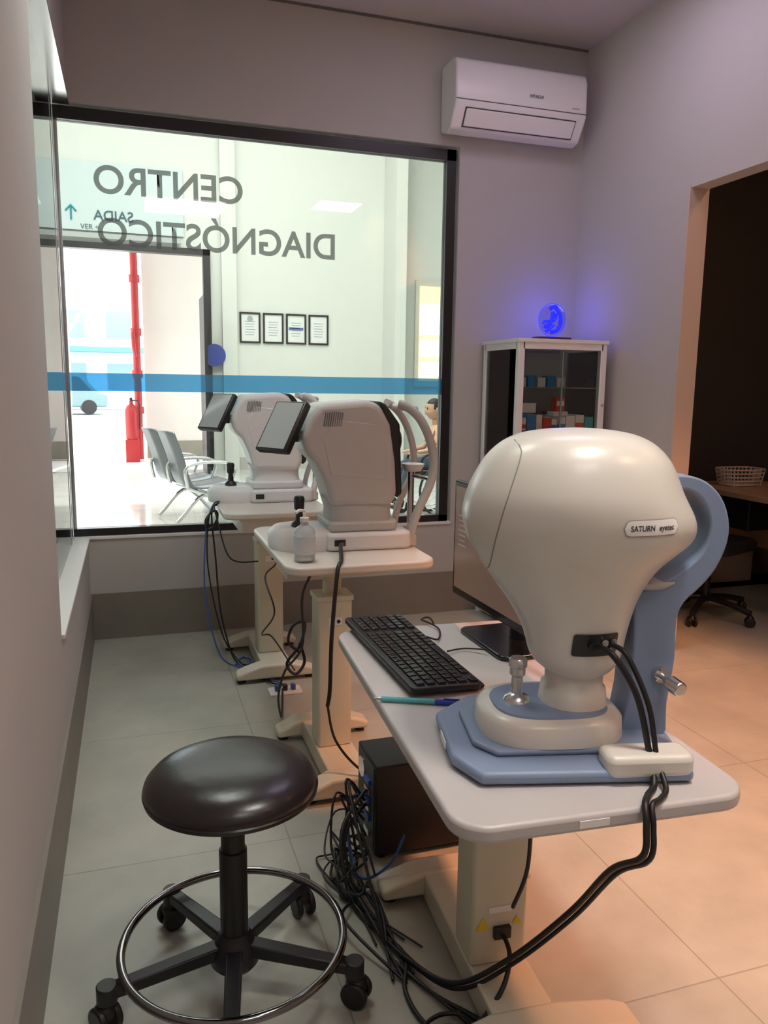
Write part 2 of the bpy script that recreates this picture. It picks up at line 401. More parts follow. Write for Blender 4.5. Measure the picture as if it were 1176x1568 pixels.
for i in range(5):
    y=-.08+.04*i; lst+= [([(-.12,y,.0),(-.145,y*1.2,.13)],.005),([(.12,y,.0),(.145,y*1.2,.13)],.005)]
tubes('slats',lst,bk,g,k=1,n=5); bb('bottom',(-.12,-.08,0),(.12,.08,.006),bk,g)
def caster(prefix,x,y,a,g,z=0,r=.032,h=.075):
    ca,sa=math.cos(a),math.sin(a)
    for s in(-1,1):
        cyl('%s_wheel_%d'%(prefix,s>0),(x-sa*s*.010,y+ca*s*.010,z+r),(x-sa*s*.028,y+ca*s*.028,z+r),r,blackp,g,bev=.006)
    cyl(prefix+'_stem',(x,y,z+r),(x,y,z+h+.02),.009,blackp,g,n=12)
    lathe(prefix+'_hood',[(0,.022),(.012,.02),(.024,.008),(.026,-.01),(.02,-.012),(0,-.012)],blackp,g,loc=(x,y,z+r+.022),n=20)
g=G('office_chair',(3.64,4.18,0),math.radians(200))
for i in range(5):
    a=i*2*PI/5+.3
    tube('leg_%d'%i,[(.03*math.cos(a),.03*math.sin(a),.13),(.18*math.cos(a),.18*math.sin(a),.115),(.32*math.cos(a),.32*math.sin(a),.085)],.02,blackp,g,k=3)
    caster('caster_%d'%i,.32*math.cos(a),.32*math.sin(a),a+.6,g)
cyl('gas_lift',(0,0,.1),(0,0,.46),.028,blackp,g)
prism('seat',rrect(-.24,-.24,.24,.24,.09),'z',.46,.54,blackp,g,.03)
# ------------------------------------------------ air conditioner
acw=M('ac_white',(.84,.84,.85),.3)
g=G('air_conditioner',(2.30,YB-.001,0))
prof=[(0,3.40),(-.17,3.405),(-.215,3.385),(-.235,3.34),(-.24,3.16),(-.235,3.135),(-.16,3.015),(-.10,3.0),(0,3.03)]
prism('body',[(a,b) for a,b in prof],'x',-.435,.435,acw,g,.014)
dkv=M('vent_dark',(.08,.08,.085),.6)
box('vent_gap',(0,-.1985,3.073),(.736,.004,.112),dkv,g,rot=(.56,0,0))
box('louver',(0,-.2035,3.071),(.722,.012,.098),acw,g,.004,rot=(.56,0,0))
box('panel_seam',(0,-.2405,3.158),(.87,.003,.004),dkv,g)
text('logo','HITACHI',dkv,g,loc=(.04,-.2435,3.215),h=.017,bold=.02)
text('logo_small','inverter',dkv,g,loc=(.33,-.2435,3.18),h=.011)
# ------------------------------------------------ glass cabinet
g=G('glass_display_cabinet',(2.49,4.455,0))
hx,hy,ht=.30,.245,1.79
wf=M('cabinet_white',(.82,.82,.82),.35)
for i,(x,y) in enumerate(((-1,-1),(1,-1),(-1,1),(1,1))):
    pw=.020
    bb('post_%d'%i,(x*hx-pw*x-pw,y*hy-pw*y-pw,0),(x*hx-pw*x+pw,y*hy-pw*y+pw,ht-.02),wf,g,.003)
bb('top',(-hx-.008,-hy-.008,ht-.022),(hx+.008,hy+.008,ht),wf,g,.003)
for nm,z in(('rail_top',ht-.06),('rail_bottom',.05)):
    bb(nm+'_f',(-hx+.03,-hy,z),(hx-.03,-hy+.03,z+.04),wf,g); bb(nm+'_l',(-hx,-hy+.03,z),(-hx+.03,hy-.03,z+.04),wf,g); bb(nm+'_r',(hx-.03,-hy+.03,z),(hx,hy-.03,z+.04),wf,g)
bb('base',(-hx+.02,-hy+.02,.09),(hx-.02,hy-.02,.11),wf,g)
for i,z in enumerate((.5,.9,1.24,1.50)):
    bb('shelf_%d'%i,(-hx+.02,-hy+.03,z),(hx-.02,hy-.02,z+.007),glassc,g)
    bb('shelf_edge_%d'%i,(-hx+.02,-hy+.026,z),(hx-.02,-hy+.03,z+.007),M('glass_edge',(.20,.25,.23),.3),g)
bb('back_panel',(-hx+.02,hy-.012,.09),(hx-.02,hy-.008,ht-.06),M('cabinet_back',(.80,.80,.82),.6),g)
bb('door_pane_l',(-hx+.035,-hy+.008,.09),(-.003,-hy+.012,ht-.06),glassc,g)
bb('door_pane_r',(.003,-hy+.008,.09),(hx-.035,-hy+.012,ht-.06),glassc,g)
bb('side_pane_l',(-hx+.008,-hy+.035,.09),(-hx+.012,hy-.035,ht-.06),glassc,g)
bb('side_pane_r',(hx-.012,-hy+.035,.09),(hx-.008,hy-.035,ht-.06),glassc,g)
bb('door_edge',(-.004,-hy+.004,.09),(.004,-hy+.014,ht-.06),MC['glass_edge'],g)
cyl('door_lock',(hx-.02,-hy-.012,1.4),(hx-.02,-hy,1.4),.008,chrome,g)
def boxes(name,items,g_loc):
    bm=bmesh.new(); mats=[]
    me=bpy.data.meshes.new(name)
    for (c,s,mt) in items:
        if mt not in mats: mats.append(mt)
        r=bmesh.ops.create_cube(bm,size=1); 
        bmesh.ops.transform(bm,matrix=Matrix.Translation(c)@Matrix.Diagonal((s[0],s[1],s[2],1)),verts=r['verts'])
        for f in {f for v in r['verts'] for f in v.link_faces}: f.material_index=mats.index(mt)
    bm.to_mesh(me); bm.free()
    for m in mats: me.materials.append(m)
    o=bpy.data.objects.new(name,me); S.collection.objects.link(o); o.location=g_loc; return o
pal=[M('carton_white',(.85,.85,.85),.6),M('carton_red',(.60,.10,.08),.6),M('carton_blue',(.08,.28,.62),.6),M('carton_teal',(.06,.42,.48),.6),MC['paper']]
its=[]
for sh in(.508,.908,1.248):
    x=-.26
    while x<.22:
        w=random.uniform(.035,.06); hgt=random.uniform(.065,.10); mt=random.choice(pal)
        for y in(-.175,-.09,0.0,.09,.18):
            hh=hgt
            its.append(((x+w/2,y,sh+hh/2),(w,.07,hh),pal[0] if random.random()<.6 else mt))
            its.append(((x+w/2,y-.036,sh+hh*.3),(w*.98,.003,hh*.35),mt))
        x+=w+.006
its.append(((.06,-.10,1.248+.15),(.06,.06,.09),pal[1])); its.append(((.06,-.10,1.248+.095),(.1,.08,.03),pal[0])); its.append(((.06,-.132,1.248+.16),(.05,.003,.03),pal[0]))
its.append(((-.14,.0,1.248+.13),(.14,.12,.06),pal[0]))
its.append(((-.22,.16,1.508+.04),(.06,.06,.08),pal[3]));its.append(((-.22,.08,1.508+.05),(.06,.06,.10),pal[2]));its.append(((-.22,0,1.508+.03),(.06,.06,.06),pal[3]));its.append(((-.22,.10,1.338+.06),(.07,.20,.12),pal[0]))
for k in range(5): its.append(((-.10+.07*k,.12,1.508+.03+.006*(k%2)),(.055,.08,.06+.012*(k%2)),pal[(k*2)%4]))
carts=boxes('medicine_cartons',its,(0,0,0)); carts.parent=g
# acrylic led plaque
g=G('led_acrylic_plaque',(2.52,4.42,1.79))
blueE=M('acrylic_blue_glow',(.02,.03,.5),.2,emit=(.05,.07,1.0),es=1.2)
blueS=glassmat('acrylic_clear',(.80,.80,1.0))
box('base',(0,0,.0125),(.235,.09,.025),M('plaque_base',(.10,.03,.04),.4),g,.005)
tube('rim',[(.095*math.cos(t*PI/8),0,.13+.100*math.sin(t*PI/8)) for t in range(16)],.0035,blueE,g,closed=True,k=3)
lathe('disc',[(0,-.003),(.092,-.003),(.092,.003),(0,.003)],blueS,g,loc=(0,0,.13),axis=(0,-1,0))
lst=[]
eng=M('engrave_blue',(.02,.03,.8),.2,emit=(.01,.015,1),es=1.3)
lst+= [([(-.01,-.006,.055),(.035,-.006,.07),(.055,-.006,.11),(.05,-.006,.16),(.02,-.006,.20)],.013),([(-.055,-.006,.085),(-.02,-.006,.10),(-.005,-.006,.14),(.0,-.006,.18)],.012),([(-.02,-.006,.195),(.015,-.006,.21),(.03,-.006,.185)],.013),([(-.045,-.006,.06),(-.02,-.006,.075),(.01,-.006,.10)],.010),([(.0,-.006,.12),(.02,-.006,.14),(.02,-.006,.17)],.010)]
for i in range(5): lst.append(([(-.075+.01*i,-.006,.10+.005*i),(-.06+.01*i,-.006,.125),(-.05+.012*i,-.006,.09)],.003))
tubes('engraving',lst,eng,g)
# ------------------------------------------------ motorised instrument tables
def itable(name,loc,rz,x0,y0,x1,y1,tz,bodyh,topm,cw=.068,drawer=False,cross=(-.27,.3),cx=(-.17,.24)):
    g=G(name,loc,rz)
    prism('top',rrect(x0,y0,x1,y1,.07),'z',tz-.034,tz,topm,g,.009)
    prism('column',rrect(-cw,-.06,cw,.06,.012,3),'z',.09,bodyh-.01,cream,g,.002)
    prism('column_cap',rrect(-cw-.006,-.066,cw+.006,.066,.012,3),'z',bodyh-.02,bodyh,cream,g,.003)
    if tz-.034-bodyh>.02:
        prism('inner_column',rrect(-.032,-.032,.032,.032,.01,3),'z',bodyh-.01,tz-.05,cream,g,.002)
    if drawer: prism('under_box',rrect(x0+.08,y0+.03,x0+.5,y0+.4,.02,3),'z',tz-.105,tz-.034,topm,g,.004)
    else: prism('bracket',rrect(-.2,-.11,.2,.11,.01,2),'z',tz-.06,tz-.034,cream,g,.003)
    prism('spine',rrect(-.075,cross[0],.075,cross[1],.01,2),'z',.012,.088,cream,g,.006)
    for i,y in enumerate(cross):
        pr=[(cx[0],.02),(cx[0],.05),(cx[0]+.05,.07),(-.08,.092),(.08,.092),(cx[1]-.05,.07),(cx[1],.05),(cx[1],.02)]
        prism('foot_%d'%i,pr,'y',y-.045,y+.045,cream,g,.012)
        for j,x in enumerate((cx[0]+.03,cx[1]-.03)): cyl('pad_%d_%d'%(i,j),(x,y,0),(x,y,.022),.022,blackp,g,n=20)
    box('control_label',(0,-.0612,bodyh-.10),(.05,.002,.03),whitep,g); cyl('button',(.012,-.066,bodyh-.1),(.012,-.06,bodyh-.1),.007,blackp,g,n=16)
    return g
T1=itable('instrument_table',(.825,1.62,0),math.radians(-3.6),-.28,-.50,.325,.655,.74,.68,lam,cw=.073,cross=(-.25,.36),cx=(-.2,.27))
yel=M('warning_yellow',(.75,.52,.03),.5)
for k,x in enumerate((-.045,.045)):
    prism('warning_%d'%k,[(x-.018,.185),(x+.018,.185),(x,.218)] if k==0 else [(x-.012,.19),(x+.012,.19),(x,.212)],'y',-.0625,-.0605,yel,T1)
box('spec_label',(0.0,-.0615,.235),(.06,.002,.016),whitep,T1)
box('power_inlet',(.005,-.066,.175),(.045,.014,.032),blackp,T1,.003)
box('front_label',(-.02,-.501,.723),(.06,.002,.014),whitep,T1)
T2=itable('instrument_table',(.725,2.88,0),0,-.21,-.19,.37,.68,.85,.70,lamw,cross=(-.29,.25),cx=(-.18,.22))
T3=itable('instrument_table',(.67,4.04,0),0,-.25,-.22,.30,.46,.87,.70,lamw,drawer=True,cross=(-.22,.3),cx=(-.21,.2))
# ------------------------------------------------ stool
g=G('swivel_stool',(.20,1.775,0))
lathe('seat_cushion',[(0,.612),(.06,.611),(.12,.606),(.16,.597),(.188,.583),(.203,.566),(.207,.553),(.202,.545),(.19,.541),(0,.541)],vinyl,g,n=72,ang=80)
lathe('seat_band',[(.204,.550),(.208,.546),(.206,.537),(.195,.530),(0,.530)],vinyl,g,n=72)
box('seat_plate',(0,0,.518),(.18,.18,.024),blackp,g,.004)
box('lever_box',(.12,-.05,.510),(.08,.05,.03),blackp,g,.008)
cyl('lever',(.12,-.05,.505),(.185,-.03,.495),.007,blackp,g,n=12)
cyl('column_upper',(0,0,.27),(0,0,.52),.029,blackp,g,bev=.003)
cyl('column_lower',(0,0,.08),(0,0,.38),.034,blackp,g,bev=.003)
lathe('hub',[(0,.07),(.052,.07),(.060,.08),(.060,.12),(.045,.14),(.036,.16),(0,.16)],blackp,g)
for i in range(5):
    a=math.radians(45+72*i); c,s=math.cos(a),math.sin(a)
    bm=bmesh.new()
    for x0,x1,w0,w1,z0,z1,h0,h1 in((.04,.31,.021,.017,.118,.098,.034,.028),):
        v=[]
        for x,w,z,h in((x0,w0,z0,h0),(x1,w1,z1,h1)):
            for yy,zz in((-w,-h/2),(w,-h/2),(w,h/2),(-w,h/2)): v.append(bm.verts.new((x*c-yy*s,x*s+yy*c,z+zz)))
        bm.faces.new(v[:4][::-1]); bm.faces.new(v[4:])
        for k in range(4): bm.faces.new((v[k],v[(k+1)%4],v[4+(k+1)%4],v[4+k]))
    fin(bm,'leg_%d'%i,blackp,g,bev=.005)
    cyl('leg_tip_%d'%i,(.305*c,.305*s,.075),(.305*c,.305*s,.118),.024,blackp,g,bev=.003)
    caster('caster_%d'%i,.31*c,.31*s,a+1.0+.5*i,g,r=.034,h=.06)
tube('foot_ring',[(.27*math.cos(2*PI*t/16),.27*math.sin(2*PI*t/16),.140) for t in range(16)],.0105,dchrome,g,closed=True,k=6,n=14)
# ------------------------------------------------ visual field analyser (perimeter)
g=G('visual_field_analyzer',(.892,1.40,.74),math.radians(-13)); PA=g
def lx(px): return (px-885)/710
def lz(py): return (1.21+(800-py)*.00142)-.74
prism('base_plate',[(-.285,.10),(-.285,-.11),(-.24,-.195),(.180,-.205),(.205,.0),(.19,.18),(-.12,.215),(-.20,.19)],'z',.004,.030,devb,g,.010)
prism('base_step',[(-.235,.08),(-.235,-.08),(-.195,-.130),(.14,-.130),(.14,.14),(-.10,.17)],'z',.030,.043,devb,g,.006)
prism('rail_cover',rrect(.005,-.207,.182,-.135,.02,4),'z',.014,.060,dev,g,.013)
prism('rail_cover_far',rrect(.045,.06,.195,.15,.02,4),'z',.02,.060,dev,g,.013)
loft('slider_base',[(.041,-.205,.09,-.125,.12),(.043,-.21,.095,-.13,.125),(.08,-.208,.093,-.128,.123),(.093,-.195,.08,-.115,.11)],dev,g,e=2.8)
loft('slider_top',[(.093,-.18,.065,-.100,.095),(.097,-.178,.063,-.098,.093)],devb,g,e=2.8)
loft('neck_post',[(.09,-.075,.07,-.075,.075),(.13,-.07,.065,-.07,.07),(.135,-.062,.058,-.062,.062),(.20,-.062,.058,-.062,.062),(.21,-.070,.066,-.068,.068),(.23,-.070,.066,-.068,.068)],dev,g,e=2.2)
rings=[]
for py,a,b,hd in((1018,850,922,.06),(1008,832,938,.075),(990,815,950,.088),(950,802,957,.10),(910,780,966,.115),(880,758,978,.13),(850,736,997,.15),(828,722,1020,.170),(812,714,1038,.182),(797,709,1046,.19),(775,706,1042,.197),(740,714,1022,.195),(700,735,1004,.175),(676,758,983,.15),(662,785,958,.12),(655,820,928,.08),(652,855,895,.03)):
    rings.append((lz(py),lx(a),lx(b),-hd,hd))
rs=[]
for i in range(len(rings)-1):
    p0,p1,p2,p3=rings[max(i-1,0)],rings[i],rings[i+1],rings[min(i+2,len(rings)-1)]
    for j in range(5):
        t=j/5; rs.append(tuple(.5*(2*p1[k]+(p2[k]-p0[k])*t+(2*p0[k]-5*p1[k]+4*p2[k]-p3[k])*t*t+(3*p1[k]-p0[k]-3*p2[k]+p3[k])*t**3) for k in range(5)))
rs.append(rings[-1])
head=loft('bowl_housing',rs,dev,g,n=96,e=2.15,ang=80)
hb=BVHTree.FromPolygons([v.co for v in head.data.vertices],[tuple(p.vertices) for p in head.data.polygons])
def conform(ob,off):
    for v in ob.data.vertices:
        h=hb.ray_cast(Vector((v.co.x,-1,v.co.z)),Vector((0,1,0)))
        if h[0]: v.co=Vector((v.co.x,h[0].y-off,v.co.z))
def decal(name,x0,z0,x1,z1,r,mat,off,nx=24):
    bm=bmesh.new(); nz=6; cols=[]
    for i in range(nx+1):
        x=x0+(x1-x0)*i/nx; d=0
        e=min(x-x0,x1-x)
        if e<r: d=r-math.sqrt(max(0,r*r-(r-e)**2))
        cols.append([bm.verts.new((x,0,z0+d+(z1-z0-2*d)*j/nz)) for j in range(nz+1)])
    for i in range(nx):
        for j in range(nz):
            try: bm.faces.new((cols[i][j],cols[i+1][j],cols[i+1][j+1],cols[i][j+1]))
            except Exception: pass
    o=fin(bm,name,mat,g,smooth=False); conform(o,off); return o
lbx=.010; lbz=.492
decal('badge_rim',lbx-.002,lbz-.002,lbx+.120,lbz+.031,.0163,M('badge_rim_grey',(.45,.45,.43),.4),.0015)
decal('badge',lbx,lbz,lbx+.118,lbz+.029,.0143,M('badge_white',(.88,.87,.85),.4),.0028)
tt=M('badge_text',(.02,.03,.05),.5)
o=text('badge_text_1','SATURN',tt,g,loc=(lbx+.012,0,lbz+.009),h=.011,w=.050,bold=.02); conform(o,.0038)
o=text('badge_text_2','eyetec',tt,g,loc=(lbx+.072,0,lbz+.009),h=.011,w=.034,bold=.02); conform(o,.0038)
decal('port_panel',-.042,.225,.055,.275,.004,blackp,.003)
for i,(x,z) in enumerate(((-.005,.250),(.022,.257),(.042,.257),(.042,.241))):
    h=hb.ray_cast(Vector((x,-1,z)),Vector((0,1,0)))[0]
    cyl('port_%d'%i,(x,h.y-.012,z),(x,h.y,z),.007,steel if i else blackp,g,n=20)
seam=[]
for i in range(40):
    z=.30+ (lz(668)-.30)*i/39
    u_=(z-.30)/(lz(668)-.30); x=lx(758)-.040*math.sin(PI*min(1,u_*1.05))+.02*u_
    h=hb.ray_cast(Vector((x,-1,z)),Vector((0,1,0)))
    if h[0]: seam.append(h[0]+h[1]*.0003)
tube('cap_seam',seam,.0013,M('seam_grey',(.25,.25,.23),.6),g,raw=True,n=6)
lathe('joystick',[(0,.096),(.03,.096),(.026,.106),(.013,.113),(.012,.150),(.017,.155),(.017,.170),(.020,.173),(.020,.187),(.017,.191),(0,.191)],steel,g,loc=(-.125,.0,0),n=32)
arm=[(.190,.02),(.195,.10),(.205,.20),(.203,.28),(.215,.32),(.250,.355),(.280,.395),(.300,.45),(.298,.50),(.278,.545),(.245,.575),(.205,.588),(.165,.585),
     (.165,.560),(.205,.560),(.238,.540),(.258,.50),(.258,.46),(.245,.425),(.215,.395),(.175,.37),(.130,.35),(.110,.325),(.113,.25),(.110,.12),(.103,.02)]
armp=[(p.x-.004,p.z) for p in smoothpts([(a,0,b) for a,b in arm],3,closed=True)]
prism('headrest_arm',armp,'y',-.045,.045,devb,g,.012)
loft('chin_rest',[(.350,.09,.19,-.05,.05),(.362,.08,.205,-.06,.06),(.366,.08,.205,-.06,.06)],dev2,g)
cyl('chin_rest_stem',(.14,0,.30),(.14,0,.352),.014,steel,g)
cyl('height_knob_shaft',(.17,-.04,.165),(.178,-.085,.160),.009,steel,g)
cyl('height_knob',(.176,-.078,.160),(.186,-.112,.155),.016,steel,g,bev=.004)
cyl('height_knob_collar',(.168,-.044,.166),(.17,-.055,.166),.017,chrome,g)
box('wall_label',(-.286,-.02,.018),(.002,.06,.016),whitep,g)
# ------------------------------------------------ autorefractors
lcd=M('lcd_pale_reflection',(.40,.42,.43),.10)  # window reflection on a dark screen painted in as pale grey
def autoref(name,loc,rz,sc,bodym):
    g=G(name,loc,rz,sc)
    prism('base',rrect(-.15,-.16,.20,.16,.03),'z',0.0,.072,dev2l,g,.014)
    loft('base_pod',[(0.0,-.36,-.06,-.14,.14),(.055,-.365,-.06,-.145,.145),(.08,-.34,-.07,-.125,.125),(.086,-.30,-.09,-.09,.09)],dev2l,g,e=2.5)
    box('power_socket',(-.10,-.1605,.036),(.045,.006,.026),blackp,g,.002)
    prism('slide_block',rrect(-.14,-.13,.15,.13,.03),'z',.072,.115,bodym,g,.012)
    loft('neck',[(.11,-.13,.14,-.12,.12),(.15,-.125,.135,-.11,.11),(.20,-.14,.14,-.11,.11)],bodym,g,e=4)
    prof=[(-.125,.176),(-.15,.268),(-.185,.346),(-.232,.39),(-.245,.45),(-.215,.53),(-.172,.580),(.02,.594),(.07,.578),(.115,.50),(.138,.35),(.145,.215),(.12,.17)]
    prism('body',prof,'y',-.125,.125,bodym,g,.028,seg=5)
    prism('front_trim',[(.065,.592),(.095,.580),(.155,.50),(.168,.22),(.145,.20),(.125,.34),(.10,.5)],'y',-.115,.115,blackp,g,.01)
    prism('side_panel',[(-.13,.30),(.09,.28),(.10,.40),(.05,.50),(-.12,.52),(-.16,.44)],'y',-.1275,-.12,bodym,g,.003)
    for i in range(9): box('vent_%d'%i,(-.155+.0085*i,-.1262,.52),(.0035,.004,.06-.002*abs(i-4)),M('vent_grey',(.16,.16,.16),.6),g,rot=(0,.15,0))
    cyl('lens_barrel',(.14,0,.43),(.185,0,.43),.04,blackp,g)
    R=(0,math.radians(-57),math.radians(36))
    c=Vector((-.305,-.045,.485))
    box('display_shell',c,(.225,.17,.034),blackp,g,.008,rot=R)
    n=rotm(R)@Vector((0,0,1))
    box('display_screen',c+n*.0175,(.205,.145,.002),lcd,g,rot=R)
    tube('display_hinge',[(-.29,-.01,.47),(-.25,0,.45),(-.19,0,.46)],.028,blackp,g)
    lathe('joystick',[(0,.08),(.034,.082),(.03,.10),(.016,.112),(.013,.15),(.02,.158),(.022,.20),(.016,.21),(0,.212)],blackp,g,loc=(-.24,-.03,0),n=24)
    for s in(-1,1):
        tube('headrest_post_%d'%(s>0),[(.20,s*.10,.0),(.21,s*.12,.08),(.235,s*.13,.16),(.28,s*.13,.26),(.293,s*.13,.35),(.275,s*.13,.44),(.235,s*.125,.52),(.19,s*.11,.565),(.155,s*.09,.58)],.015,bodym,g,n=12,flat=(1,1.4))
    tube('forehead_band',[(.18,-.10,.565),(.23,-.06,.56),(.245,0,.56),(.23,.06,.56),(.18,.10,.565)],.014,dev2l,g)
    prism('headrest_foot',rrect(.14,-.13,.235,.13,.03),'z',0.0,.05,bodym,g,.012)
    loft('chin_cup',[(.30,.21,.28,-.04,.04),(.325,.20,.295,-.05,.05),(.33,.20,.295,-.05,.05)],dev2l,g)
    cyl('chin_post',(.24,0,.05),(.24,0,.31),.014,steel,g)
    for s in(-1,1): cyl('chin_bar_%d'%(s>0),(.245,0,.28),(.275,s*.13,.28),.008,steel,g,n=12)
    return g
autoref('autorefractor',(.875,3.08,.85),math.radians(-2),1,dev2)
autoref('autorefractor',(.745,4.30,.87),0,.99,dev2l)
g=G('sanitizer_bottle',(.60,2.80,.85))
clear=M('bottle_plastic',(.75,.78,.80),.1)
cb=clear.node_tree.nodes['Principled BSDF']; cb.inputs['Transmission Weight'].default_value=.7; cb.inputs['IOR'].default_value=1.2
lathe('bottle',[(0,0),(.036,0),(.040,.006),(.040,.11),(.034,.125),(.016,.137),(.014,.15),(0,.15)],clear,g)
lathe('label',[(.0405,.03),(.0408,.03),(.0408,.095),(.0405,.095)],M('bottle_label',(.6,.65,.68),.5),g)
lathe('pump',[(0,.15),(.017,.15),(.017,.165),(.006,.168),(.005,.19),(0,.19)],whitep,g,n=20)
tube('nozzle',[(0,0,.19),(-.02,-.01,.194),(-.035,-.015,.186)],.006,whitep,g)
# ------------------------------------------------ keyboard
g=G('computer_keyboard',(.724,2.015,.74),math.radians(0.5))
prism('case',rrect(-.096,-.31,.096,.31,.014,4),'z',.004,.022,blackp,g,.005,rot=(0,.04,0),loc=(0,0,.004))
bm=bmesh.new()
for r_ in range(6):
    for c_ in range(21):
        if c_ in(15,): continue
        if r_==0 and c_ in(1,): continue
        x=.077-r_*.0287-(0 if r_ else -.002); y=-.286+c_*.0286
        ln=.0248
        if r_==0 and 5<=c_<=9:
            if c_!=7: continue
            ln=.137
        q=bmesh.ops.create_cube(bm,size=1)
        z=.027-x*.04
        for v in q['verts']:
            s=.80 if v.co.z>0 else 1
            v.co=Vector((x+v.co.x*.0248*s,y+v.co.y*ln*(s if ln<.05 else .97),z+v.co.z*.011))
fin(bm,'keys',blackg,g,bev=.0015)
prism('palm_edge',rrect(.088,-.30,.108,.30,.006,3),'z',.004,.014,blackg,g,.003)
g=G('ballpoint_pen',(.635,1.68,.7475),math.radians(-24))
cyl('barrel',(-.085,0,0),(.05,0,0),.0065,M('pen_teal',(.10,.42,.46),.2),g,n=14)
cyl('cap',(.045,0,0),(.115,0,0),.0075,M('pen_blue',(.02,.05,.40),.3),g,n=14)
box('clip',(.085,0,.009),(.04,.004,.002),MC['pen_blue'],g); cyl('tip',(-.105,0,0),(-.085,0,0),.001,steel,g,r2=.005,n=14)
# ------------------------------------------------ monitor
g=G('computer_monitor',(1.02,2.03,.741),math.radians(1))
box('panel',(0,0,.27),(.022,.62,.38),blackg,g,.005)
box('rear_shell',(.028,0,.27),(.04,.42,.25),blackp,g,.015)
box('screen',(-.0116,0,.275),(.001,.59,.335),M('lcd_off_reflection',(.12,.08,.065),.16,emit=(.5,.30,.22),es=.16),g)  # orange reflection on the dark screen painted as brown with a faint glow
for k in range(7): box('screen_line_%d'%k,(-.0124,.24,.35-.016*k),(.0006,.06-.01*(k%3),.004),M('screen_text',(.3,.3,.3),.5,emit=(.6,.5,.45),es=.15),g)
tube('stand_neck',[(.075,0,.0),(.075,0,.1),(.06,0,.25)],.026,blackp,g,flat=(1,1.6))
prism('stand_base',rrect(-.06,-.15,.17,.15,.03),'z',0,.014,blackg,g,.005)
box('side_buttons',(-.002,-.25,.083),(.018,.05,.006),blackp,g)
# ------------------------------------------------ pc tower
g=G('computer_tower',(.69,2.17,0))
bb('case',(0,0,.018),(.42,.20,.322),M('pc_black',(.012,.012,.014),.45),g,.006)
for i,(x,y) in enumerate(((.03,.03),(.39,.03),(.03,.17),(.39,.17))): cyl('foot_%d'%i,(x,y,0),(x,y,.018),.014,blackp,g,n=16)
bb('rear_plate',(-.003,.015,.03),(0,.185,.31),dkv,g)
for i,z in enumerate((.07,.12,.15,.18,.21,.24)): bb('port_%d'%i,(-.012,.04,z),(-.002,.09,z+.018),M('port_blue',(.03,.10,.45),.4) if i%2 else steel,g)
lathe('fan',[(.03,0),(.034,0),(.034,.004),(.03,.004)],steel,g,loc=(-.003,.14,.26),axis=(-1,0,0),n=24)
# ------------------------------------------------ cables
tubes('analyzer_power_cable',[
 ([(.87,1.29,.99),(.882,1.25,.985),(.92,1.22,.91),(.945,1.205,.80),(.935,1.17,.751),(.90,1.14,.749),(.870,1.108,.751),(.860,1.088,.72),(.857,1.09,.66),(.870,1.2,.56),(.88,1.35,.36),(.80,1.47,.17),(.70,1.56,.06),(.636,1.72,.02),(.60,1.85,.012),(.56,2.0,.03),(.57,2.13,.15),(.674,2.23,.22)],.0065),
 ([(.90,1.285,.995),(.915,1.25,.98),(.942,1.21,.89),(.957,1.195,.79),(.947,1.15,.751),(.912,1.12,.749),(.880,1.102,.751),(.872,1.084,.72),(.869,1.085,.655),(.885,1.2,.55),(.89,1.35,.345),(.81,1.47,.155),(.71,1.55,.05),(.65,1.70,.012),(.62,1.85,.012),(.585,2.02,.02),(.58,2.13,.13),(.674,2.23,.17)],.0055)],rubber,k=8)
tubes('table_power_cable',[([(.83,1.55,.165),(.82,1.50,.15),(.78,1.46,.10),(.70,1.45,.03),(.62,1.50,.01),(.6,1.62,.01),(.64,1.75,.01),(.58,1.9,.01),(.54,2.1,.01)],.006),
 ([(.79,1.40,.68),(.785,1.37,.62),(.80,1.40,.45),(.79,1.44,.33)],.005)],rubber)
lst=[]
for i in range(9):
    cx_=random.uniform(.55,.61); cy_=random.uniform(1.9,2.2); pts=[(.674,random.uniform(2.21,2.30),random.uniform(.06,.25))]
    pts.append((random.uniform(.58,.62),random.uniform(2.15,2.28),random.uniform(.06,.28)))
    a0=random.uniform(0,2*PI)
    for k in range(5):
        a=a0+k*1.2; rr=random.uniform(.04,.07)
        pts.append((cx_+rr*math.cos(a),cy_+rr*1.8*math.sin(a),random.uniform(.008,.05) if k>1 else random.uniform(.03,.12)))
    pts.append((random.uniform(.58,.70),random.uniform(1.62,1.85),.008))
    lst.append((pts,random.choice((.003,.004,.0045))))
tubes('cable_tangle',lst,rubber,k=7,n=7)
lst=[]
for i in range(5):
    cx_,cy_=.66+random.uniform(-.02,.02),1.42+random.uniform(-.03,.03); r0=random.uniform(.05,.09)
    lst.append(([(cx_+r0*math.cos(t*.8)*1.1,cy_+r0*math.sin(t*.8),.008+.004*i+.002*t) for t in range(9)]+[(.66,1.6,.012),(.60,1.75,.01)],.0045))
tubes('cable_coil',lst,rubber,k=5,n=7)
tubes('blue_monitor_cable',[([(.677,2.23,.20),(.62,2.22,.20),(.60,2.15,.10),(.61,2.05,.04),(.68,2.0,.10),(.72,1.98,.2)],.004)],bluecab)
tubes('keyboard_cable',[([(.83,2.12,.752),(.86,2.10,.748),(.90,2.2,.748),(.88,2.3,.748),(.95,2.36,.70),(.96,2.36,.4)],.003),([(.84,1.98,.752),(.90,2.0,.748),(.95,1.95,.757)],.0025)],rubber)
tubes('refractor_power_cable',[([(.775,2.905,.885),(.75,2.84,.89),(.72,2.72,.862),(.69,2.66,.83),(.665,2.64,.6),(.66,2.645,.4),(.655,2.66,.33)],.008),
  ([(.655,2.66,.33),(.67,2.6,.22),(.75,2.55,.12),(.85,2.52,.08)],.005)],rubber)
